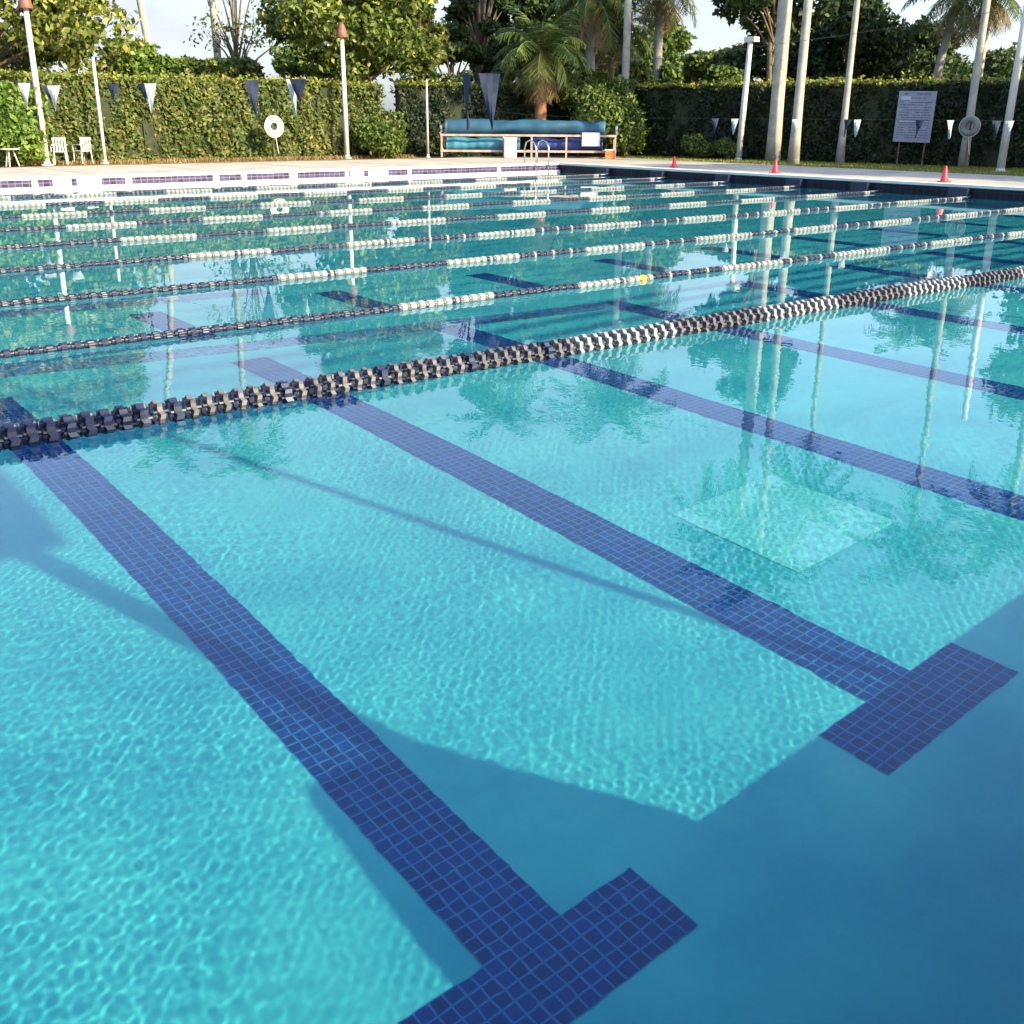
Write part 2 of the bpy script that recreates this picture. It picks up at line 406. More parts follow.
# water surface: one fine grid, denser in front of the camera
def axis(pairs):
    out = [pairs[0][0]]
    for (a, c, s0, s1) in pairs:
        x = a
        while x < c - 1e-6:
            t = (x - a) / (c - a); x += s0 + (s1 - s0) * t; out.append(min(x, c))
    return np.unique(np.round(np.array(out), 5))
gx = axis([(-27.2, -1.5, .30, .03), (-1.5, -.2, .03, .0075), (-.2, 5.3, .0075, .0075), (5.3, 9, .0075, .018), (9, 25.5, .018, .08)])
gy = axis([(-3.8, .5, .05, .0075), (.5, 6.3, .0075, .0075), (6.3, 10, .0075, .018), (10, 26.5, .018, .08)])
X, Y = np.meshgrid(gx, gy)
Z = np.zeros_like(X)
ax = np.gradient(gx)[None, :] + 0 * X; ay = np.gradient(gy)[:, None] + 0 * X
cell = np.maximum(ax, ay)
def smooth_field(seed, lam, n=10):
    g = np.random.default_rng(seed); F = np.zeros_like(X)
    for _ in range(n):
        a = g.uniform(0, 2 * np.pi); k = 2 * np.pi / (lam * g.uniform(.7, 1.6)); F += np.cos(k * (X * np.cos(a) + Y * np.sin(a)) + g.uniform(0, 6.28))
    return F / math.sqrt(n / 2)
m1 = smooth_field(1, 1.4); m2 = smooth_field(2, 1.1); m3 = smooth_field(3, 2.5)
near = np.exp(-(((X - .2) / 1.6) ** 2 + ((Y - 2.6) / 1.9) ** 2))       # water stirred near the left of the view
g = np.random.default_rng(5)
def band(l0, l1, n, curv, modn, spread=np.pi, mean=0.0):
    """n waves with wavelengths l0..l1 whose summed rms curvature is about curv"""
    global Z
    for i in range(n):
        lam = math.exp(g.uniform(math.log(l0), math.log(l1))); k = 2 * np.pi / lam
        a = mean + g.uniform(-spread, spread)
        A = curv / (k * k) * math.sqrt(2.0 / n)
        fade = np.clip((lam / cell - 2.8) / 1.2, 0, 1) * (1 - .45 * np.clip((np.hypot(X, Y) - 7) / 8, 0, 1))
        # bend wave fronts a little so that they do not read as straight stripes
        ph = k * (X * math.cos(a) + Y * math.sin(a)) + (1.2 * m3 if i % 2 else 1.0 * m1) + g.uniform(0, 6.28)
        Z += A * fade * modn * np.cos(ph)
band(.030, .052, 22, .34, np.clip(.85 + .20 * m1, .4, 1.3))
band(.055, .11, 16, .14, np.clip(.8 + .25 * m2, .3, 1.4))
band(.09, .20, 12, .05, np.clip(.7 + .35 * m2, .15, 1.5))
band(.06, .15, 14, .22, near)
band(.3, .8, 10, .012, np.clip(.8 + .3 * m3, .3, 1.3))
band(1.0, 2.5, 6, .002, 1.0)
nxg, nyg = len(gx), len(gy)
idx = np.arange(nxg * nyg).reshape(nyg, nxg)
F = np.stack([idx[:-1, :-1], idx[:-1, 1:], idx[1:, 1:], idx[1:, :-1]], -1).reshape(-1, 4)
water = mesh_obj('water', np.stack([X, Y, Z], -1).reshape(-1, 3), F, M['water'], smooth=True)
tag(water, kind='structure'); water.cycles.is_caustics_caster = True

# ------------------------------------------------------------------ lane ropes
def float_mesh(body, flange, name, r=.068, w=.092, fw=.40):
    """wave-breaking float: ribbed drum carrying one toothed disc"""
    b = MB(); n = 16
    h = w / 2
    b.lathe([(.012, -h), (r * .5, -h), (r * .62, -h * .5), (r * .60, h * .5), (r * .5, h), (.012, h)], n, 'x')
    for k in range(8):
        b.box(-h + .002, h - .002, -.004, .004, r * .5, r * .82, rot=Matrix.Rotation(2 * math.pi * k / 8, 3, 'X'), c=Vector((0, 0, 0)))
    n = 24; v = []; f = []; fh = w * fw / 2
    for (rr_, x) in ((r * .5, -fh), (r, -fh * .8), (r * 1.0, fh * .8), (r * .5, fh)):
        for k in range(n):
            t = 2 * math.pi * k / n; q = rr_ * (1 if (k % 3) or rr_ < r * .9 else .88)
            v.append((x + (.006 if k % 3 == 1 else -.004), q * math.cos(t), q * math.sin(t)))
    for i in range(3):
        for k in range(n): f.append((i * n + k, i * n + (k + 1) % n, (i + 1) * n + (k + 1) % n, (i + 1) * n + k))
    b.add(v, f, 1)
    me = bpy.data.meshes.new(name); me.from_pydata([tuple(v) for v in b.v], [], b.f); me.materials.append(body); me.materials.append(flange)
    me.polygons.foreach_set('material_index', b.mi); me.update()
    return me
nv, wh = M['navy_plastic'], M['float_white']
FM = {'navy': float_mesh(nv, nv, 'lane_float_navy', fw=.6), 'grey': float_mesh(nv, M['grey_plastic'], 'lane_float_grey', fw=.40), 'pale': float_mesh(nv, wh, 'lane_float_pale', fw=.46),
      'white': float_mesh(wh, wh, 'lane_float_white', fw=.7), 'yellow': float_mesh(M['yellow_plastic'], M['yellow_plastic'], 'lane_float_yellow', fw=.7)}
PITCHF = .098
def is_white(x): return 5.22 < x and int(math.floor((x - 5.22) / 1.0725)) % 2 == 0
def colour(k, i, x):
    if k == 0:
        if x < 2.1: return 'navy'
        if x < 5.2: return 'grey' if i % 7 else 'navy'
        return 'pale' if is_white(x) else 'grey'
    if k == 1 and abs(x - 8.27) < .05: return 'yellow'
    if is_white(x): return 'white' if k > 3 or i % 11 else 'pale'
    return 'pale' if k in (1, 2, 3) and x > 8.4 and i % 3 == 0 else 'navy'
def merged(name, meshes, parent, stuff=False):
    """several floats of one colour as one mesh"""
    vs = []; fs = []; off = 0; mi = []
    for me, loc, rx in meshes:
        c, s = math.cos(rx), math.sin(rx)
        co_ = np.empty(len(me.vertices) * 3, np.float32); me.vertices.foreach_get('co', co_); co_ = co_.reshape(-1, 3)
        co_ = co_ * np.array([1, sc, sc], np.float32); y = co_[:, 1] * c - co_[:, 2] * s; z = co_[:, 1] * s + co_[:, 2] * c
        vs.append(np.stack([co_[:, 0] + loc[0], y + loc[1], z + loc[2]], 1))
        fs += [tuple(v + off for v in p.vertices) for p in me.polygons]; mi += [p.material_index for p in me.polygons]; off += len(co_)
    o = mesh_obj(name, np.concatenate(vs), fs, meshes[0][0].materials[0], parent); o.data.materials.append(meshes[0][0].materials[1]); o.data.polygons.foreach_set('material_index', mi)
    if stuff: o['kind'] = 'stuff'
    return o
ORD = ['Nearest', 'Second', 'Third', 'Fourth', 'Fifth', 'Sixth', 'Seventh', 'Eighth', 'Ninth']
LBL = ['thick navy and grey lane rope nearest the camera, with open finned floats',
       'second lane rope from the camera, navy floats with white stretches and one yellow float',
       'third lane rope counted from the camera, navy floats then white stretches',
       'fourth lane rope counted from the camera, between the third and fifth ropes',
       'fifth lane rope counted from the camera, in the middle of the pool',
       'sixth lane rope from the camera, fourth counted back from the far wall',
       'seventh lane rope from the camera, third counted back from the far wall',
       'eighth lane rope from the camera, next to last before the far wall',
       'lane rope closest to the far wall, thin in the distance']
for k in range(9):
    y0 = 5.803 + 2.266 * k
    root = empty('lane_rope', (0, y0, 0)); tag(root, LBL[k], 'lane rope', 'lane ropes stretched across the pool')
    b = MB(); b.tube([(WALL_X0, 0, .03), (-10, 0, .022), (0, 0, .022), (10, 0, .022), (WALL_X1, 0, .05)], .006, 6)
    b.build('cable', M['cable'], root)
    xs0 = [1.0, 1.6, 2.4, 3.4, 4.4, 5.4, 6.3, 7.2, 8.2][k] - .8     # where the rope enters the picture
    n = int((22.7 - -6) / PITCHF)
    xs = [-6 + i * PITCHF for i in range(n)]
    r_ = random.Random(k + 3)
    singles = 0; rest = {}
    sc = 1.38 if k == 0 else .56
    for i, x in enumerate(xs):
        c = colour(k, i, x); rx = r_.uniform(0, 6.28)
        loc = (x, .012 * math.sin(x * .9 + k) + r_.uniform(-.004, .004), .018 + .003 * math.sin(x * 2.1 + k) + r_.uniform(-.003, .003))
        if k < 4 and x > xs0 and singles < 99:
            o = bpy.data.objects.new('float', FM[c]); COL.objects.link(o); o.parent = root; o.location = loc; o.rotation_euler = (rx, 0, r_.uniform(-.05, .05)); o.scale = (1, sc, sc)
            singles += 1
            if c == 'yellow': o['label'] = 'single yellow float'
        else:
            seg = 'w' if is_white(x) else 'd'
            key = ('r', c) if k < 4 else (max(-1, int(math.floor((x - 5.22) / 1.0725))), c)
            rest.setdefault(key, []).append((FM[c], loc, rx))
    for key, lst in rest.items():
        if k < 4: merged('float_row', lst, root, True)
        else: merged('float_band', lst, root)
    for xa in (WALL_X1 - .18,):
        b = MB(); b.tube([(xa - .25, 0, .03), (xa - .12, 0, .035), (xa + .17, 0, .07)], [.012, .02, .012], 8); b.build('tension_spring', M['steel'], root)

# ------------------------------------------------------------------ foliage builders
def leaves_from(P, N, size, rng, aspect=.55, flat=.0, jitter=1.0):
    """one bent quad per point: P points, N preferred facing"""
    n = len(P)
    d = rng.normal(size=(n, 3)) * jitter + N; d /= np.linalg.norm(d, axis=1)[:, None] + 1e-9
    t = rng.normal(size=(n, 3)); a = np.cross(d, t); a /= np.linalg.norm(a, axis=1)[:, None] + 1e-9
    b = np.cross(d, a)
    s = size * rng.uniform(.6, 1.4, n)[:, None]
    A = a * s; B = b * s * aspect
    v = np.stack([P - A, P + B * .9 - A * .1, P + A, P - B * .9 + A * .1], 1).reshape(-1, 3)
    f = np.arange(n * 4).reshape(n, 4)
    return v, f, rng.uniform(0, 1, n)

def crown_points(clumps, n, rng):
    """points through clumps (centre, radius xyz), more of them near each clump's outside"""
    w = np.array([r[0] * r[1] + r[2] * r[0] for _, r in clumps]); w = w / w.sum()
    cnt = rng.multinomial(n, w); PP = []; NN = []
    for (c, r), m in zip(clumps, cnt):
        d = rng.normal(size=(m, 3)); d /= np.linalg.norm(d, axis=1)[:, None] + 1e-9
        lump = 1 + .16 * np.sin(d[:, 0:1] * 7 + c[0] * 3) * np.cos(d[:, 1:2] * 6 + c[1]) + .12 * np.sin(d[:, 2:3] * 9 + c[2])
        rad = rng.uniform(.35, 1, (m, 1)) ** .45 * lump
        PP.append(np.array(c) + d * rad * np.array(r)); NN.append(d)
    return np.concatenate(PP), np.concatenate(NN)

def tree(name, loc, height, crown_r, base, nclump, nleaf, leaf, mleaf, label, cat='tree', group='trees beyond the hedge', trunk_r=.18, seed=1, squash=.75, mbark='bark', ntr=1, open_=1.0):
    rng = np.random.default_rng(seed); rr = random.Random(seed)
    root = empty(name, loc); tag(root, label, cat, group)
    cz0, cz1 = base, height
    clumps = []
    for i in range(nclump):
        t = (i + .5) / nclump
        z = cz0 + (cz1 - cz0) * (.12 + .80 * ((t * 7.13) % 1.0))
        q = (z - cz0) / (cz1 - cz0)
        env = crown_r * max(.25, math.sin(math.pi * min(1, .18 + .80 * q)) ** .6)
        a = i * 2.399 + rr.uniform(-.4, .4); rad = env * rr.uniform(.35, .82)
        cr_ = crown_r * rr.uniform(.22, .40) * open_
        clumps.append(((math.cos(a) * rad, math.sin(a) * rad, z), (cr_, cr_, cr_ * squash)))
    P, N = crown_points(clumps, nleaf, rng)
    v, f, lf = leaves_from(P, N * .6 + np.array([0, 0, .3]), leaf, rng)
    mesh_obj('crown', v, f, M[mleaf], root, leaf=lf)
    b = MB()
    for q in range(ntr):
        ox = (q - (ntr - 1) / 2) * .5
        top = cz0 + (cz1 - cz0) * .75
        b.tube([(ox, 0, 0), (ox + .1, .05, base * .5), (ox * 1.3 - .05, .1, base), (ox * 1.5, 0, top)], [trunk_r * 1.3, trunk_r, trunk_r * .85, trunk_r * .25], 8)
    for (c, r) in clumps:
        s = base * rr.uniform(.75, 1.0) + max(0, (c[2] - base)) * .35
        b.tube([(0, 0, s), (c[0] * .45, c[1] * .45, (s + c[2]) * .5 + .1), (c[0] * .95, c[1] * .95, c[2])], [trunk_r * .45, trunk_r * .28, trunk_r * .1], 5, cap=False)
        for _ in range(2):
            d = Vector((rr.uniform(-1, 1), rr.uniform(-1, 1), rr.uniform(-.3, 1))).normalized()
            b.tube([(c[0] * .7, c[1] * .7, (s + c[2] * 2) / 3), Vector(c) + Vector((d.x * r[0], d.y * r[1], d.z * r[2]))], [trunk_r * .16, trunk_r * .04], 4, cap=False)
    b.build('trunk', M[mbark], root, smooth=True)
    return root

def frond_geo(base, az, elev, length, droop, width, nst, rng, vee=.5):
    """leaflets of one palm frond along a drooping rib; returns verts, quads and the rib points"""
    pts = []; p = np.array(base, float); e = elev; st = length / nst
    d2 = np.array([math.cos(az), math.sin(az)])
    for i in range(nst + 1):
        pts.append(p.copy()); e -= droop / nst * (.5 + i / nst)
        p = p + st * np.array([d2[0] * math.cos(e), d2[1] * math.cos(e), math.sin(e)])
    V = []; side = np.array([-d2[1], d2[0], 0])
    for i in range(1, nst + 1):
        t = i / nst; w = width * (math.sin(math.pi * min(1, .12 + .86 * t)) ** .7 + .12)
        fw = pts[i] - pts[i - 1]; fw /= np.linalg.norm(fw)
        for sgn in (-1, 1):
            for u in (0, .5):
                q = pts[i - 1] + (pts[i] - pts[i - 1]) * u
                tip = q + side * sgn * w * .8 + fw * w * .55 + np.array([0, 0, -w * vee * rng.uniform(.5, 1.3)]) + rng.normal(size=3) * .03
                hw = st * .20
                V += [q - fw * hw, q + fw * hw, tip + fw * hw * .3, tip - fw * hw * .3]
    return V, pts

def palm(name, loc, h, nf, fl, label, seed, mleaf='frond', trunk_r=(.19, .13), lean=(0, 0), mtr='palm_bark', dead=0, shaft=True, group='palms around the pool', vee=.5, width=.55, nst=16, bulge=0):
    rng = np.random.default_rng(seed); rr = random.Random(seed)
    root = empty(name, loc); tag(root, label, 'palm tree', group)
    b = MB(); n = 12; pts = []; rad = []
    for i in range(n + 1):
        t = i / n
        pts.append((lean[0] * t * t, lean[1] * t * t, h * t)); rad.append((trunk_r[0] * (1 - t) + trunk_r[1] * t + .05 * math.exp(-t * 14) + bulge * math.sin(math.pi * t) ** 2) * (1 + .03 * (i % 2)))
    b.tube(pts, rad, 12)
    # ring scars
    for i in range(int(h / .28)):
        t = (i + .5) * .28 / h
        r0 = trunk_r[0] * (1 - t) + trunk_r[1] * t + .05 * math.exp(-t * 14) + bulge * math.sin(math.pi * t) ** 2
        b.lathe([(r0 * .98, -.012), (r0 * 1.035, 0), (r0 * .98, .012)], 12, 'z', (lean[0] * t * t, lean[1] * t * t, h * t))
    b.build('trunk', M[mtr], root, smooth=True)
    top = Vector((lean[0], lean[1], h))
    if shaft:
        b = MB(); b.lathe([(trunk_r[1] * 1.0, -.05), (trunk_r[1] * 1.25, .15), (trunk_r[1] * .95, .7), (trunk_r[1] * .35, 1.1)], 12, 'z', top)
        b.build('crownshaft', M['shaft'], root, smooth=True)
        top = top + Vector((0, 0, .9))
    V = []; ribs = MB(); VD = []
    for i in range(nf):
        t = i / nf; az = i * 2.399 + rr.uniform(-.2, .2); el = R(78 - 95 * t) + rr.uniform(-.1, .1)
        v, pt = frond_geo(top, az, el, fl * rr.uniform(.85, 1.1), R(75 + 25 * t), width, nst, rng, vee)
        V += v; ribs.tube([tuple(q) for q in pt[::2]], [.03 * (1 - .8 * j / max(1, len(pt[::2]) - 1)) for j in range(len(pt[::2]))], 4, cap=False)
    for i in range(dead):
        az = i * 2.399 + rr.uniform(-.3, .3)
        v, pt = frond_geo(top - Vector((0, 0, .2)), az, R(-25 - 30 * rr.random()), fl * .7, R(50), width * .7, nst, rng, .9)
        VD += v
    V = np.array(V); f = np.arange(len(V)).reshape(-1, 4)
    mesh_obj('crown', V, f, M[mleaf], root, leaf=np.repeat(rng.uniform(0, 1, len(f) // 4 + 1), 4)[:len(f)])
    if dead:
        VD = np.array(VD); f = np.arange(len(VD)).reshape(-1, 4)
        mesh_obj('dead_fronds', VD, f, M['dead_frond'], root, leaf=rng.uniform(0, 1, len(f)))
    ribs.build('frond_ribs', M['shaft'], root)
    return root

def bush(name, loc, r, nleaf, leaf, mleaf, label, group, seed, nclump=10, cat='shrub'):
    rng = np.random.default_rng(seed); rr = random.Random(seed)
    root = empty(name, loc); tag(root, label, cat, group)
    cl = []
    for i in range(nclump):
        a = i * 2.4; t = (i + .5) / nclump
        cl.append(((math.cos(a) * r[0] * .6 * math.sqrt(t), math.sin(a) * r[1] * .6 * math.sqrt(t), r[2] * (.30 + .45 * ((i * .618) % 1))), (r[0] * rr.uniform(.38, .55), r[1] * rr.uniform(.38, .55), r[2] * rr.uniform(.26, .36))))
    P, N = crown_points(cl, nleaf, rng); P[:, 2] = np.maximum(P[:, 2], .03)
    v, f, lf = leaves_from(P, N * .7 + np.array([0, 0, .2]), leaf, rng)
    mesh_obj('foliage', v, f, M[mleaf], root, leaf=lf)
    b = MB()
    for i in range(7):
        a = i * .9; b.tube([(math.cos(a) * .08, math.sin(a) * .08, 0), (math.cos(a) * r[0] * .4, math.sin(a) * r[1] * .4, r[2] * .65)], [.03, .01], 5)
    b.build('stems', M['bark'], root)
    return root

def hedge(name, p0, p1, h, th, label, mside, seed, dens=420, leaf=.075, gaps=()):
    """clipped hedge: uneven twiggy core wrapped in leaves, clipped top in paler leaves with the sunlight painted in"""
    rng = np.random.default_rng(seed)
    p0 = Vector(p0); p1 = Vector(p1); Ln = (p1 - p0).length; ang = math.atan2(p1.y - p0.y, p1.x - p0.x)
    root = empty(name, (p0.x, p0.y, DECK - .06), ang); tag(root, label, 'hedge', 'clipped hedges round the pool')
    b = MB(); n = int(Ln / .5)
    for i in range(n):
        b.box(Ln * i / n, Ln * (i + 1) / n - .001, -th / 2 + .12 + .03 * (i % 3), th / 2 - .12 - .03 * (i % 2), 0, h - .14 - .02 * (i % 3))
    b.build('branches', M['core'], root)
    def face(nn, fx):
        u = rng.uniform(0, Ln, nn); w = rng.uniform(0, 1, nn)
        lump = .10 * np.sin(u * 1.3 + w * 3) * np.sin(u * .47 + 1) + .06 * np.sin(u * 3.7 - w * 7 + 1) + .05 * np.sin(u * 7.9 + w * 11)
        if fx in (-1, 1):
            z = w * h; y = fx * (th / 2 + lump - rng.exponential(.07, nn) + (rng.random(nn) < .06) * rng.uniform(0, .12, nn)); 
            P = np.stack([u, y, z], 1); N = np.tile([0, fx * 1.0, .25], (nn, 1))
        else:
            y = (w - .5) * th; z = h + lump * .4 + rng.exponential(.045, nn) - .05
            P = np.stack([u, y, z], 1); N = np.tile([0, 0, 1.0], (nn, 1))
        return P, N
    P1, N1 = face(int(Ln * h * dens), -1); P2, N2 = face(int(Ln * h * dens * .35), 1)
    P = np.concatenate([P1, P2]); N = np.concatenate([N1, N2])
    v, f, lf = leaves_from(P, N, leaf, rng, jitter=.7); mesh_obj('side_leaves', v, f, M[mside], root, leaf=lf)
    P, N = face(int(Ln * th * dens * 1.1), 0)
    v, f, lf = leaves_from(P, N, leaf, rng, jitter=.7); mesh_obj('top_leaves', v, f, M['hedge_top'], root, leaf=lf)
    return root

# ------------------------------------------------------------------ hedges
HY = 34.6
hedge('clipped_hedge', (-14, HY), (21.6, HY), 2.42, 1.3, 'long sunlit green and brown clipped hedge behind the far deck', 'hedge_leaf', 21)
hedge('clipped_hedge', (30.6, 30.2), (33.6, 11.0), 2.46, 1.2, 'dark shaded clipped hedge with bright top behind the right deck', 'hedge_shaded', 22, gaps=())
hedge('clipped_hedge', (22.9, 35.0), (30.9, 31.2), 2.45, 1.2, 'dim clipped hedge behind the blue cover reels', 'hedge_shaded', 23)

# strips of lawn and litter at the hedge feet
def strip(name, pts, z, m, kind='structure'):
    o = mesh_obj(name, [(x, y, z) for x, y in pts], [tuple(range(len(pts)))], m); tag(o, kind=kind); return o
strip('grass_strip', [(28.0, -9), (36, -9), (36, 31.6), (28.0, 31.6)], DECK - .045, M['lawn'])
strip('litter_bed', [(-20, 31.6), (28, 31.6), (28, 37), (-20, 37)], DECK - .04, M['mulch'])
def grass_tufts(name, x0, x1, y0, y1, n, h, m, seed):
    rng = np.random.default_rng(seed)
    P = np.stack([rng.uniform(x0, x1, n), rng.uniform(y0, y1, n), np.full(n, DECK - .04)], 1)
    a = rng.uniform(0, 6.28, n); w = .018; d = np.stack([np.cos(a), np.sin(a), 0 * a], 1) * w
    hh = rng.uniform(.5, 1.3, n)[:, None] * h; t = P + np.concatenate([rng.normal(size=(n, 2)) * h * .4, np.ones((n, 1)) * 0], 1); t[:, 2:3] += hh
    v = np.stack([P - d, P + d, t + d * .3, t - d * .3], 1).reshape(-1, 3)
    o = mesh_obj(name, v, np.arange(n * 4).reshape(n, 4), m, leaf=rng.uniform(0, 1, n)); tag(o, 'short dry green grass along the foot of the right hedge' if 'grass' in name else 'fallen brown leaves along the foot of the far hedge', 'grass' if 'grass' in name else 'leaf litter', kind='stuff'); return o
grass_tufts('grass', 28.05, 32.2, 9, 31, 26000, .07, M['hedge_top'], 3)
grass_tufts('leaf_litter', -8, 22.5, 33.2, 33.95, 9000, .10, M['dead_frond'], 4)

# ------------------------------------------------------------------ shrubs and small plants
bush('rounded_shrub', (28.4, 29.6, DECK - .05), (1.55, 1.2, 2.75), 15000, .075, 'mid_leaf', 'tall rounded shrub beside the right end of the cover reels', None, 31, 14)
bush('leafy_bush', (8.6, 33.0, DECK - .05), (1.5, .9, 2.2), 9000, .085, 'bright_leaf', 'bright green bush at the left edge beside the white lamp post', None, 32, 12)
bush('low_bush', (21.0, 33.2, DECK - .05), (1.1, .7, 1.5), 5000, .07, 'mid_leaf', 'dark green bush just left of the cover reels', None, 33)
for i, (px, d, rr_, lb) in enumerate([(697, 40.0, (.7, .6, .8), 'small round bush in shade left of the leaning light pole'), (727, 39.6, (.6, .5, .7), 'low bush at the foot of the leaning light pole'),
                                      (815, 39.6, (.9, .6, .8), 'low dark bush just right of the tall smooth palm'), (850, 39.8, (1.2, .6, .9), 'wide low flowering bush under the middle of the right hedge')]):
    bush('low_bush', bearing(px, d), rr_, 2200, .06, 'dark_leaf' if i > 1 else 'mid_leaf', lb, 'low bushes at the foot of the right hedge', 40 + i, 7)

# ------------------------------------------------------------------ trees beyond the hedges
G = DECK - .06
tree('broadleaf_tree', bearing(-10, 43, G), 9.4, 4.6, 2.2, 34, 20000, .14, 'yellow_leaf', 'big yellow green tree at the left edge behind the white lamp post', seed=51)
tree('broadleaf_tree', bearing(80, 44.5, G), 9.0, 1.7, 2.6, 22, 18000, .13, 'bright_leaf', 'bright green tree left of the open sky, second from the left edge', seed=52)
tree('round_tree', bearing(150, 46, G), 4.2, 1.8, 1.2, 12, 8000, .11, 'bright_leaf', 'small round green tree under the leaning pole in the gap of sky', seed=53)
tree('round_tree', bearing(186, 45, G), 3.6, 1.4, 1.0, 12, 8000, .11, 'bright_leaf', 'low green tree just right of the gap of sky', seed=54)
tree('sparse_tree', bearing(240, 48, G), 8.0, 2.3, 2.4, 14, 900, .09, 'mid_leaf', 'thin nearly bare tree with grey twigs against the sky', seed=55, open_=1.1, trunk_r=.12)
tree('round_tree', bearing(228, 44, G), 3.4, 1.9, 1.2, 14, 7000, .11, 'oak_leaf', 'yellow green low tree beneath the nearly bare tree', seed=56)
tree('spreading_tree', bearing(358, 42, G), 8.0, 3.1, 2.2, 34, 20000, .125, 'oak_leaf', 'large spreading tree with many gaps behind the lamp post with the red lamp', seed=57, trunk_r=.26)
tree('spreading_tree', bearing(418, 43.5, G), 7.2, 1.4, 2.3, 18, 12000, .12, 'yellow_leaf', 'pale yellow green tree right of the large spreading tree', seed=58)
tree('evergreen_tree', bearing(478, 47, G), 11, 1.7, 2.0, 24, 15000, .14, 'dark_leaf', 'dark narrow evergreen behind the two large navy pennants', seed=59)
tree('evergreen_tree', bearing(522, 50, G), 10, 2.4, 2.2, 26, 15000, .15, 'dark_leaf', 'dark tree behind the fan palm in the middle', seed=60)
tree('evergreen_tree', bearing(575, 56, G), 9, 3.4, 1.6, 26, 14000, .15, 'dark_leaf', 'dark tree filling the back of the palm cluster', seed=71)
tree('evergreen_tree', bearing(640, 57, G), 6.0, 2.6, 1.4, 22, 12000, .15, 'mid_leaf', 'dull green tree behind the right side of the palm cluster', seed=72)
tree('round_tree', bearing(715, 54, G), 4.6, 2.2, 1.0, 14, 8000, .13, 'mid_leaf', 'low grey green tree left of the leaning light pole', seed=61)
tree('round_tree', bearing(760, 52, G), 5.2, 2.4, 1.0, 16, 9000, .13, 'dark_leaf', 'dark round tree right behind the leaning light pole', seed=62)
tree('evergreen_tree', bearing(838, 50, G), 6.2, 3.2, 1.0, 30, 19000, .13, 'dark_leaf', 'wide dark green tree above the right hedge left of the sign', seed=63)
tree('evergreen_tree', bearing(898, 53, G), 5.2, 2.5, 1.0, 20, 11000, .13, 'dark_leaf', 'dark tree right behind the slim palm above the sign', seed=64)
tree('round_tree', bearing(965, 60, G), 4.4, 2.6, 1.0, 16, 9000, .13, 'dark_leaf', 'low far tree behind the pole right of the sign', seed=65)
tree('round_tree', bearing(1030, 62, G), 4.7, 3.2, 1.0, 16, 9000, .13, 'mid_leaf', 'low far tree at the right edge of the view', seed=66)
tree('broadleaf_tree', bearing(764, 40.5, G), 8.5, 2.1, 3.7, 20, 8000, .13, 'dark_leaf', 'dark leafy crown hanging above the leaning light pole', seed=67, trunk_r=.1)
tree('broadleaf_tree', bearing(1110, 44, G), 9, 3.6, 2.0, 24, 12000, .14, 'mid_leaf', 'leafy tree standing outside the right edge of the view', seed=68)
tree('far_tree', bearing(130, 75, G), 4.4, 3.2, 1, 12, 6000, .16, 'mid_leaf', 'distant low tree seen through the gap of sky on the left', seed=69)
for i, (px, d, h_, r_, lb) in enumerate([(20, 62, 5.5, 3.5, 'far tree left of the frame behind the big yellow green tree'), (320, 62, 5, 3, 'far tree seen through the gaps of the large spreading tree'),
                                         (450, 66, 6.5, 4, 'far tree between the pale tree and the narrow evergreen'), (690, 72, 5.0, 4, 'far tree in the gap of sky right of the palm cluster'),
                                         (905, 80, 5.4, 5, 'far tree standing behind the slim palm above the sign'), (1000, 85, 5.2, 5, 'farthest low tree near the right edge')]):
    tree('far_tree', bearing(px, d, G), h_, r_, .8, 14, 8000, .17, 'mid_leaf' if i % 2 else 'dark_leaf', lb, seed=80 + i)

for i, (px, d, h_, r_, ml, lb) in enumerate([(562, 43, 3.6, 1.5, 'mid_leaf', 'leafy shrub tree left of the palm cluster'), (598, 43.5, 3.3, 1.2, 'oak_leaf', 'yellow green shrub at the feet of the palm cluster'), (640, 44, 3.5, 1.4, 'oak_leaf', 'sunlit shrub between the trunks of the palm cluster'),
                                             (675, 45, 3.4, 1.5, 'mid_leaf', 'shrub tree at the right foot of the palm cluster'), (728, 46, 3.5, 1.5, 'mid_leaf', 'dull shrub tree above the hedge left of the leaning light pole'), (508, 44, 3.6, 1.3, 'mid_leaf', 'leafy shrub left of the red brown palm trunk')]):
    tree('shrub_tree', bearing(px, d, G), h_, r_, .7, 12, 6000, .11, ml, lb, group='shrub trees behind the hedge', seed=140 + i, trunk_r=.08)
# palms
palm('fan_palm', bearing(538, 41.5, G), 3.6, 26, 2.1, 'short palm with red brown trunk and low crown behind the cover reels', 91, mtr='red_bark', trunk_r=(.22, .2), shaft=False, dead=8, width=.7)
palm('date_palm', bearing(586, 44, G), 5.6, 30, 2.7, 'left palm of the cluster with hanging brown fronds', 92, shaft=False, dead=14, trunk_r=(.2, .17), width=.5)
palm('royal_palm', bearing(621, 42, G), 7.8, 22, 3.0, 'pale straight palm trunk in the middle of the cluster', 93, trunk_r=(.15, .12), width=.6)
palm('date_palm', bearing(607, 47, G), 4.6, 24, 2.4, 'short thin palm between the two tall ones of the cluster', 94, shaft=False, dead=10, trunk_r=(.15, .13))
palm('date_palm', bearing(652, 45, G), 6.0, 30, 2.2, 'right palm of the cluster with a wide drooping crown', 95, shaft=False, dead=12, trunk_r=(.19, .16), width=.5)
palm('royal_palm', bearing(773, 38.6), 11.5, 20, 3.3, 'thickest smooth grey palm trunk, left of the slimmer white one', 96, trunk_r=(.21, .17), mleaf='frond_blue', lean=(-.1, .1), bulge=.03)
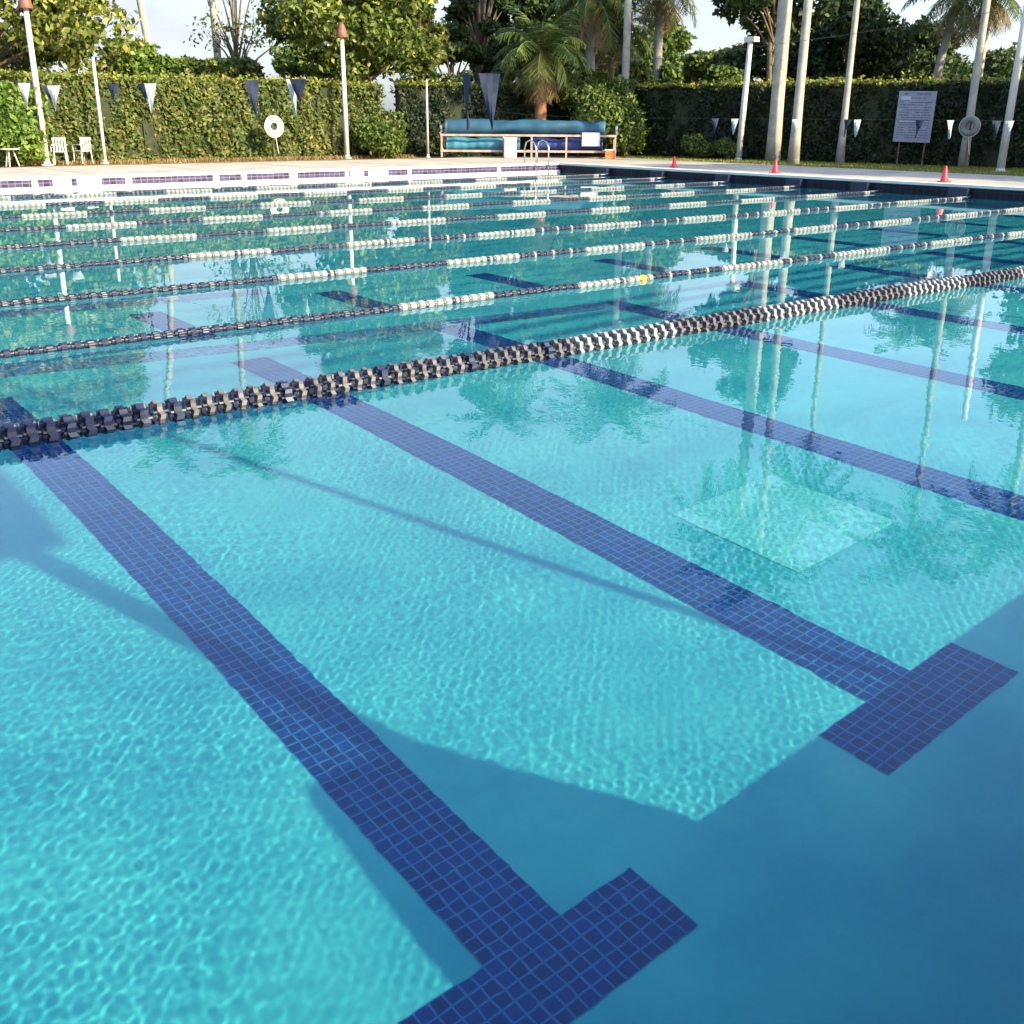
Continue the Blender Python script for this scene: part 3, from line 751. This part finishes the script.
palm('smooth_palm', bearing(794, 36.3), 12.0, 18, 2.9, 'slim white palm trunk standing just right of the thickest trunk', 97, trunk_r=(.14, .11), mleaf='frond', lean=(.12, 0))
palm('smooth_palm', bearing(841, 37.5), 9.6, 18, 2.4, 'slender white palm whose foot is hidden in shade, between the thick trunks and the sign', 98, trunk_r=(.10, .08), lean=(.1, 0))
palm('slim_palm', bearing(924, 46, G), 5.7, 22, 2.3, 'pale leaning palm with reddish crown rising behind the sign', 99, trunk_r=(.17, .13), lean=(.35, -.4), shaft=False, dead=9)
palm('smooth_palm', bearing(966, 36.1), 10.5, 18, 2.6, 'white palm trunk with the grey life ring beside it', 100, trunk_r=(.11, .09), lean=(.1, 0))
palm('date_palm', bearing(969, 48, G), 5.9, 20, 2.0, 'palm with brown hanging fronds far behind the life ring', 101, shaft=False, dead=14, trunk_r=(.14, .12))
palm('smooth_palm', bearing(157, 49, G), 11.0, 16, 2.5, 'slender pale palm leaning left in the gap of sky', 102, trunk_r=(.16, .11), lean=(-.9, .5))
palm('smooth_palm', bearing(221, 48, G), 11.5, 16, 2.5, 'straight pale palm rising through the nearly bare tree', 103, trunk_r=(.16, .11), lean=(-.15, 0))
palm('royal_palm', bearing(500, 55, G), 11.5, 22, 3.2, 'tall dark palm behind the evergreens in the middle', 104, mleaf='frond_blue')
palm('royal_palm', bearing(1075, 39, G), 10.5, 20, 3.2, 'palm standing just outside the right edge', 105)

# ------------------------------------------------------------------ poles and lamps
def post(name, loc, h, r, m, label, group, lamp=None, cap=True, tilt=(0, 0)):
    root = empty(name, loc); tag(root, label, 'lamp post' if lamp else 'pole', group)
    b = MB(); b.tube([(0, 0, 0), (tilt[0] * .5, tilt[1] * .5, h * .5), (tilt[0], tilt[1], h)], [r * 1.1, r, r * .85], 12); b.build('pole', M[m], root, smooth=True)
    b = MB(); b.lathe([(0, 0), (r * 2.1, 0), (r * 2.1, .025), (r * 1.3, .05), (r * 1.15, .12)], 16); b.build('base_plate', M[m], root)
    t = Vector((tilt[0], tilt[1], h))
    if lamp == 'bell':
        b = MB(); b.lathe([(0, .46), (.06, .45), (.10, .38), (.15, .24), (.20, .02), (.19, 0), (.06, .05)], 16, 'z', t + Vector((0, 0, .02))); b.build('lamp_shade', M['lamp_brown'], root, smooth=True)
        b = MB(); b.lathe([(0, -.10), (.06, -.07), (.07, .02), (0, .08)], 12, 'z', t + Vector((0, 0, .06))); b.build('bulb', M['white_plastic'], root, smooth=True)
    elif lamp == 'arm':
        b = MB(); b.box(-.14, .14, -.22, .22, h - .06, h + .10); o = b.build('lamp_head', M['pole_white'], root, bevel=.02); o.location = (tilt[0] + .05, tilt[1], 0)
    else:
        b = MB(); b.lathe([(0, .06), (r * .9, .03), (r * .95, 0), (r * .85, -.03)], 12, 'z', t); b.build('cap', M[m], root, smooth=True)
    return root
GP = 'posts along the far deck'
post('lamp_post', (9.78, 33.0, DECK - .03), 4.0, .08, 'pole_white', 'tall white lamp post beside the bright bush at the left', GP, 'bell')
post('thin_post', (11.53, 33.3, DECK - .03), 2.85, .048, 'pole_white', 'short thin white post right of the white chairs', GP)
post('lamp_post', (19.77, 33.4, DECK - .03), 3.75, .075, 'pole_white', 'white lamp post with rust red lamp right of the white life ring', GP, 'bell')
post('thin_post', (22.2, 32.1, DECK), 2.45, .04, 'pole_grey', 'thin grey post at the left end of the cover reels', GP)
post('light_pole', (30.3, 25.2, DECK - .04), 3.8, .10, 'pole_white', 'leaning white light pole left of the two thick palm trunks', 'poles behind the right deck', 'arm', tilt=(.10, -.06))
post('light_pole', (30.15, 15.78, DECK - .04), 6.6, .10, 'pole_white', 'rightmost white pole near the edge of the picture', 'poles behind the right deck', tilt=(.05, -.05))

# ------------------------------------------------------------------ pennant strings
def pennant(b, p, along, w, h, tw, rr):
    """a triangular flag, slightly folded, double sided with thickness"""
    a = Vector(along); a.z = 0; a.normalize(); nrm = Vector((-a.y, a.x, 0))
    c, s = math.cos(tw), math.sin(tw); d = a * c + nrm * s; q = -a * s + nrm * c
    v = []; rows = 6
    for i in range(rows + 1):
        t = i / rows; ww = w * (1 - t * .97)
        for j in range(4):
            u = j / 3 - .5
            v.append(Vector(p) + d * (u * ww + .05 * t * rr) + q * (.03 * math.sin(3 * u + 4 * t + rr) + .05 * t * rr) - Vector((0, 0, h * t)))
    f = [(i * 4 + j, i * 4 + j + 1, (i + 1) * 4 + j + 1, (i + 1) * 4 + j) for i in range(rows) for j in range(3)]
    b.add(v, f)
def pennant_string(p0, p1, z_of, items, label, seed):
    rr = random.Random(seed)
    root = empty('pennant_string', (p0[0], p0[1], 0)); tag(root, label, 'pennants', 'strings of pennants over the pool')
    A = Vector((p0[0], p0[1], 0)); Bv = Vector((p1[0], p1[1], 0)) - A; Ln = Bv.length
    b = MB(); b.tube([tuple(Bv * (i / 24)) [:2] + (z_of(i / 24),) for i in range(25)], .0025, 5, cap=False); b.build('cable', M['bark'], root)
    for (s, col, w, h, tw) in items:
        q = MB(); p = Bv * (s / Ln); p.z = z_of(s / Ln) - .005
        pennant(q, p, Bv, w, h, tw, rr.uniform(-1, 1))
        o = q.build('pennant', M['navy_cloth' if col == 'n' else 'white_cloth'], root)
        md = o.modifiers.new('t', 'SOLIDIFY'); md.thickness = .004
    return root
SA, SB = Vector((12.6, -.15)), Vector((7.83, 32.9))
def s_at(px):      # how far along the string a pennant hangs, from its bearing
    q = bearing(px, 1.0); d = SB - SA; den = q.x * d.y - q.y * d.x
    return ((SA.y * q.x - SA.x * q.y) / -den) * d.length
Lp = (SB - SA).length
def zf(t):
    s = t * Lp
    return 2.22 + 1.1 * max(0, 1 - s / 14) ** 2 + .02 * max(0, 14 - s) + .5 * max(0, (s - 27) / 6) ** 2
items = [(s_at(px), c, w, h, tw) for px, c, w, h, tw in [(464, 'n', .34, .80, -.6), (487, 'n', .32, .80, .7), (298, 'n', .32, .48, .3), (292, 'w', .2, .62, 1.1), (252, 'n', .27, .66, .9), (145, 'n', .28, .46, .2), (152, 'w', .24, .58, 1.1), (115, 'n', .26, .36, .6), (56, 'w', .30, .56, .7), (50, 'n', .24, .42, 1.0), (27, 'w', .28, .60, .8)]]
pennant_string(tuple(SA), tuple(SB), zf, items, 'string of navy and white pennants running from the near deck to the far left', 4)
post('pennant_post', (SA.x, SA.y, DECK), 3.1, .03, 'pole_grey', 'post on the near deck holding the end of the long pennant string', 'pennant posts')
def zr(t): return 1.60 + .9 * (2 * t - 1) ** 6 if t > .5 else 1.60 + .3 * (2 * t - 1) ** 6
items = [(y + .15, c, .18, .36, tw) for y, c, tw in [(18.99, 'n', .9), (18.35, 'w', .8), (16.5, 'w', 1.0), (15.05, 'n', .1), (14.8, 'w', 1.0), (13.25, 'n', .1), (12.55, 'w', 1.1), (11.55, 'n', .7), (11.28, 'w', .9), (9.6, 'n', .4), (8.2, 'w', .6)]]
pennant_string((21.3, -.15), (22.2, 32.1), zr, items, 'low string of small pennants in front of the shaded right hedge', 5)
for yy in (-.15,):
    post('pennant_post', (21.3, yy, DECK), 1.75, .03, 'pole_grey', 'thin post holding the %s end of the low pennant string' % ('near' if yy < 5 else 'far'), 'pennant posts')
post('pennant_post', (4.85, -.3, DECK), 3.9, .035, 'pole_grey', 'tall bare thin post on the near deck outside the frame', 'pennant posts')

# ------------------------------------------------------------------ cover reels
def cover_reels():
    a = Vector((23.2, 32.6, DECK)); e = Vector((27.7, 28.6, DECK)); Ln = (e - a).length; ang = math.atan2(e.y - a.y, e.x - a.x)
    root = empty('cover_reel_rack', a, ang); tag(root, 'long metal rack holding rolled blue pool covers in front of the hedge', 'reel rack')
    for x in (0.0, Ln * .36, Ln * .52, Ln * .72, Ln):
        b = MB()
        for y in (-.45, .45): b.box(x - .03, x + .03, y - .03, y + .03, 0, .72 if x else .78)
        b.box(x - .03, x + .03, -.42, .42, .25, .30); b.build('leg', M['reel_frame'], root)
    for y in (-.45, .45):
        for z in (.18, .70):
            b = MB(); b.box(-.04, Ln + .04, y - .035, y + .03, z, z + .07); b.build('rail', M['reel_frame'], root)
    for x in (-.05, Ln + .05):
        b = MB(); b.box(x - .03, x + .03, -.38, .38, .771, .82); b.box(x - .03, x + .03, -.06, .06, .82, 1.0); b.lathe([(0, -.04), (.12, -.04), (.12, .04), (0, .04)], 16, 'x', (x, 0, .98)); b.build('bearing', M['steel'], root)
    return root, Ln, a, ang
rack, RL, RA, RANG = cover_reels()
def roll(z, r, x0, x1, m, label, seed, yoff=0):
    rng = np.random.default_rng(seed); nx, nr = 60, 24; v = []; f = []
    for i in range(nx + 1):
        x = x0 + (x1 - x0) * i / nx
        for k in range(nr):
            t = 2 * math.pi * k / nr
            rr_ = r * (1 + .05 * math.sin(3 * t + i * .13 + seed) + .05 * math.sin(i * .35 + 2 * t) + .025 * math.sin(i * .9 + seed)) + .02 * math.sin(i * .22)
            v.append((x, yoff + rr_ * 1.15 * math.cos(t), z + rr_ * math.sin(t)))
    for i in range(nx):
        for k in range(nr): f.append((i * nr + k, i * nr + (k + 1) % nr, (i + 1) * nr + (k + 1) % nr, (i + 1) * nr + k))
    f.append(tuple(range(nr))); f.append(tuple(nx * nr + k for k in range(nr)))
    o = mesh_obj('rolled_cover', v, f, m, smooth=True); o.location = RA; o.rotation_euler = (0, 0, RANG)
    tag(o, label, 'pool cover', 'rolled pool covers on the rack'); return o
roll(.99, .25, .12, RL - .35, M['tarp'], 'big blue rolled pool cover lying along the top of the rack', 1)
roll(.42, .24, .15, RL * .45, M['tarp_light'], 'light blue rolled cover under the left half of the rack', 2)
roll(.42, .22, RL * .52, RL * .93, M['navy_foam'], 'navy rolled cover under the right half of the rack', 3, -.05)
def box_thing(name, x, y, z0, w, d, h, m, label, cat, bev=.02, group=None, extra=None):
    c = Matrix.Rotation(RANG, 3, 'Z') @ Vector((x, y, 0)) + RA
    root = empty(name, (c.x, c.y, DECK + z0), RANG); tag(root, label, cat, group)
    b = MB(); b.box(-w / 2, w / 2, -d / 2, d / 2, 0, h); b.build('body', M[m], root, bevel=bev)
    if extra: extra(root, w, d, h)
    return root
def lid(root, w, d, h):
    b = MB(); b.box(-w / 2 - .015, w / 2 + .015, -d / 2 - .015, d / 2 + .015, h + .002, h + .05); b.build('lid', M['white_plastic'], root, bevel=.012)
    b = MB(); b.tube([(-w * .2, -d / 2 - .01, h * .75), (-w * .1, -d / 2 - .05, h * .75), (w * .1, -d / 2 - .05, h * .75), (w * .2, -d / 2 - .01, h * .75)], .01, 6); b.build('handle', M['steel'], root)
box_thing('white_board', RL * .86, -.52, .40, .62, .04, .44, 'white_plastic', 'bright white board hung on the right front of the cover rack', 'board', .006)
box_thing('storage_box', RL * .40, -.62, 0, .42, .34, .62, 'white_plastic', 'pale box standing before the middle of the cover rack', 'box', .02, None, lid)
box_thing('storage_crate', RL * .97, -.72, 0, .34, .30, .26, 'orange', 'orange crate at the right foot of the cover rack', 'crate', .015, None, lid)

# white shed glimpsed over the hedge behind the pennants
c = bearing(508, 60, G)
root = empty('garden_shed', c, -YAW); tag(root, 'small white shed glimpsed above the hedge behind the pennants', 'shed')
b = MB(); b.box(-1.3, 1.3, -1, 1, 0, 3.5); b.build('wall', M['stucco'], root)
b = MB(); b.add([(-1.5, -1.2, 3.5), (1.5, -1.2, 3.5), (1.5, 1.2, 3.5), (-1.5, 1.2, 3.5), (-1.5, 0, 4.1), (1.5, 0, 4.1)], [(0, 1, 5, 4), (2, 3, 4, 5), (0, 4, 3), (1, 2, 5), (3, 2, 1, 0)]); b.build('roof', M['roof_tile'], root)
b = MB(); b.box(-.5, .3, -1.03, -1.002, .1, 2.1); b.build('door', M['wood'], root)

# ------------------------------------------------------------------ cones
def cone(loc, label, s=1.0):
    root = empty('traffic_cone', loc); tag(root, label, 'traffic cone', 'red cones along the right deck')
    b = MB(); b.box(-.14 * s, .14 * s, -.14 * s, .14 * s, 0, .025); b.build('base', M['red'], root, bevel=.006)
    b = MB(); b.lathe([(.105 * s, .026), (.10 * s, .05), (.03 * s, .42 * s), (.022 * s, .43 * s), (0, .43 * s)], 20); b.build('cone', M['red'], root, smooth=True)
    return root
cone((24.0, 22.3, DECK), 'farthest red cone, left of the leaning light pole', .7)
cone((23.75, 18.5, DECK), 'middle red cone in front of the two thick palm trunks', .8)
cone((23.72, 13.7, DECK), 'nearest red cone, on the white deck edge below the sign', .82)

# ------------------------------------------------------------------ sign board on the right hedge
def sign():
    ctr = Vector((31.75, 19.36, 0)); rz = math.atan2(11 - 30.2, 33.6 - 30.6)
    root = empty('notice_board', (31.42, 19.4, DECK - .04), rz); tag(root, 'large pale grey notice board with rows of small print on the dark hedge', 'notice board')
    tilt = Matrix.Rotation(R(-4), 3, 'Y')
    def bb(name, x0, x1, z0, z1, y0, y1, m, p=None):
        b = MB(); b.box(x0, x1, y0, y1, z0, z1, rot=Matrix.Rotation(R(1), 3, 'Y') , c=Vector((0, 0, 1.45))); return b.build(name, M[m], p or root)
    panel = bb('panel', -.58, .58, .72, 2.18, -.03, 0, 'board')
    b = MB(); [b.tube([(x, .03, 0), (x, .03, 1.9)], .025, 8) for x in (-.4, .4)]; b.build('posts', M['bark'], root)
    rr = random.Random(5)
    b = MB(); rot = Matrix.Rotation(R(1), 3, 'Y'); cc = Vector((0, 0, 1.45))
    z = 2.10
    rows = [(2.10, .035), (1.98, .02)] + [(1.86 - i * .072, .022) for i in range(15)]
    for z, hh in rows:
        x = -.50 if z < 2.0 else -.40; xe = .50 if z < 2 else .42
        while x < xe:
            w = rr.uniform(.04, .13)
            if rr.random() < .85: b.box(x, min(x + w, xe), -.036, -.032, z - hh / 2, z + hh / 2, rot=rot, c=cc)
            x += w + .022
    b.build('print', M['board_dark'], root)
    bb('light_patch', -.50, -.18, 1.93, 2.03, -.042, -.037, 'board_light')
    bb('light_patch', -.45, .1, 1.30, 1.335, -.042, -.037, 'board_light')
sign()

# ------------------------------------------------------------------ life rings
def ring(name, loc, rz, r, m, label, tail=True):
    root = empty(name, loc, rz); tag(root, label, 'life ring')
    b = MB(); n, k = 28, 10; v = []; f = []
    for i in range(n):
        a = 2 * math.pi * i / n
        for j in range(k):
            t = 2 * math.pi * j / k; rr_ = r * .68 + r * .32 * math.cos(t)
            v.append((rr_ * math.cos(a), r * .28 * math.sin(t), rr_ * math.sin(a)))
    for i in range(n):
        for j in range(k): f.append((i * k + j, ((i + 1) % n) * k + j, ((i + 1) % n) * k + (j + 1) % k, i * k + (j + 1) % k))
    b.add(v, f); b.build('ring', M[m], root, smooth=True)
    b = MB(); pts = [(r * 1.03 * math.cos(a), -.02, r * 1.03 * math.sin(a)) for a in [math.pi * 2 * i / 24 for i in range(25)]]; b.tube(pts, .012, 6); b.tube([(.02, -.05, -r), (.06, -.05, -r - .3), (.1, -.03, -r - .5)], .012, 6); b.build('rope', M['rope'], root)
    b = MB(); b.tube([(0, .09, -loc[2] + DECK), (0, .09, r * .9)], .025, 8); b.tube([(0, .09, r * .62), (0, -.02, r * .66)], .02, 6); b.build('stand', M['bark'], root)
ring('life_ring', (17.0, 33.2, 1.27), 0, .32, 'ring', 'white life ring with dark centre hanging before the far hedge')
ring('life_ring', (31.2, 17.45, 1.42), R(-72), .28, 'ring_grey', 'grey life ring on the dark hedge beside the white palm trunk')

# ------------------------------------------------------------------ white chairs at the far left
def chair(loc, rz, label):
    root = empty('patio_chair', loc, rz); tag(root, label, 'chair', 'white plastic chairs by the far hedge')
    b = MB(); b.box(-.22, .22, -.22, .22, .40, .43); b.build('seat', M['white_plastic'], root, bevel=.01)
    for x in (-.2, .2):
        for y in (-.2, .2):
            b = MB(); b.tube([(x * 1.1, y * 1.1, 0), (x, y, .41 if y < 0 else .41)], [.02, .022], 6); b.build('leg', M['white_plastic'], root)
    b = MB()
    for i in range(5): b.box(-.21 + i * .092, -.21 + i * .092 + .05, .20, .222, .44, .80)
    b.box(-.23, .23, .195, .228, .80, .87); b.build('backrest', M['white_plastic'], root)
    for x in (-.24, .24):
        b = MB(); b.box(x - .02, x + .02, -.2, .2, .62, .645); b.box(x - .02, x + .02, -.2, -.16, .40, .62); b.build('armrest', M['white_plastic'], root)
    root.scale = (.82, .82, .82)
    return root
chair((10.18, 33.05, DECK), R(170), 'white slatted chair right beside the tall white lamp post')
chair((10.92, 33.35, DECK), R(200), 'white slatted chair nearer the short thin post')
# side table at the left edge
root = empty('side_table', (8.62, 32.2, DECK)); tag(root, 'small white side table below the bush at the left edge', 'table')
b = MB(); b.lathe([(0, .46), (.24, .46), (.25, .44), (.24, .43), (0, .43)], 20); b.build('tabletop', M['white_plastic'], root)
for i in range(3):
    a = i * 2.09; b = MB(); b.tube([(.2 * math.cos(a), .2 * math.sin(a), 0), (.08 * math.cos(a), .08 * math.sin(a), .435)], .018, 6); b.build('leg', M['white_plastic'], root)

# ------------------------------------------------------------------ pool ladder in the far corner
root = empty('pool_ladder', (22.35, WALL_Y1, DECK)); tag(root, 'steel pool ladder with two curved rails at the far right corner', 'pool ladder')
for x in (-.25, .25):
    b = MB(); b.tube([(x, .45, .01), (x, .45, .45), (x, .38, .62), (x, .2, .68), (x, 0, .62), (x, -.09, .45), (x, -.09, -1.0)], .022, 8); b.build('rail', M['steel'], root, smooth=True)
for z in (-.4, -.7, -1.0):
    b = MB(); b.box(-.23, .23, -.13, -.05, z - .02, z + .01); b.build('step', M['white_plastic'], root)

# ------------------------------------------------------------------ unseen things added on the near deck, shaped for their shadows in the pool
root = empty('shadow_parasol', (3.19, -.45, DECK)); tag(root, 'unseen parasol on a bent post added on the near deck for its shadow', 'parasol')
b = MB(); b.tube([(0, 0, 0), (0, 0, 2.75)], .075, 10); b.build('pole', M['pole_grey'], root)
b = MB(); b.box(-.4, .4, -.35, .35, 0, .08); b.build('base', M['pole_grey'], root, bevel=.01)
b = MB(); v = [(-1.3, 0, 3.0)] + [(-2.7, -.8, 2.72), (.45, -.8, 2.72), (.45, .8, 2.72), (-2.7, .8, 2.72)]
b.add(v, [(0, 1 + i, 1 + (i + 1) % 4) for i in range(4)]); o = b.build('canopy', M['navy_cloth'], root); o.modifiers.new('t', 'SOLIDIFY').thickness = .01
b = MB(); b.tube([(0, 0, 2.75), (-.4, 0, 3.1), (-1.3, 0, 3.05)], .035, 8); b.build('arm', M['pole_grey'], root)
root = empty('shadow_cart', (2.86, -.45, DECK)); tag(root, 'unseen cart under a sloping canvas added on the near deck for its wedge shadow', 'cart')  # invented, its outline shaped to cast the wedge shadow on the floor
b = MB(); P = [(-.52, -.25, 0), (.66, -.25, 0), (.66, .2, 0), (-.52, .2, 0), (-.48, -.22, .39), (.64, -.22, .36), (.64, .18, .36), (-.48, .18, .39), (-.12, -.12, .95), (.40, -.12, .93), (.40, .08, .93), (-.12, .08, .95)]
b.add(P, [(3, 2, 1, 0), (0, 1, 5, 4), (1, 2, 6, 5), (2, 3, 7, 6), (3, 0, 4, 7), (4, 5, 9, 8), (5, 6, 10, 9), (6, 7, 11, 10), (7, 4, 8, 11), (8, 9, 10, 11)]); b.build('canvas', M['tarp'], root, bevel=.04)

# trees outside the right edge whose shade falls over the right deck
for i, (x, y, h_, r_) in enumerate([(31.0, 7.3, 7.4, 2.6), (34.5, 7.6, 7.8, 2.6), (38.8, 7, 8.8, 3.2), (32.0, 1.5, 11.5, 3.6)]):
    tree('shade_tree', (x, y, G), h_, r_, 1.4, 26, 13000, .19, 'dark_leaf', ['dense shade tree outside the frame nearest the right deck', 'dense shade tree outside the frame in the middle of its row', 'dense shade tree outside the frame farthest from the pool', 'tallest shade tree outside the frame by the near corner'][i], group='shade trees right of the pool', seed=120 + i, open_=1.15)

for o in receivers: o.cycles.is_caustics_receiver = True
for o in bpy.data.objects:
    if o.parent is basin and o.type == 'MESH': o.cycles.is_caustics_receiver = True
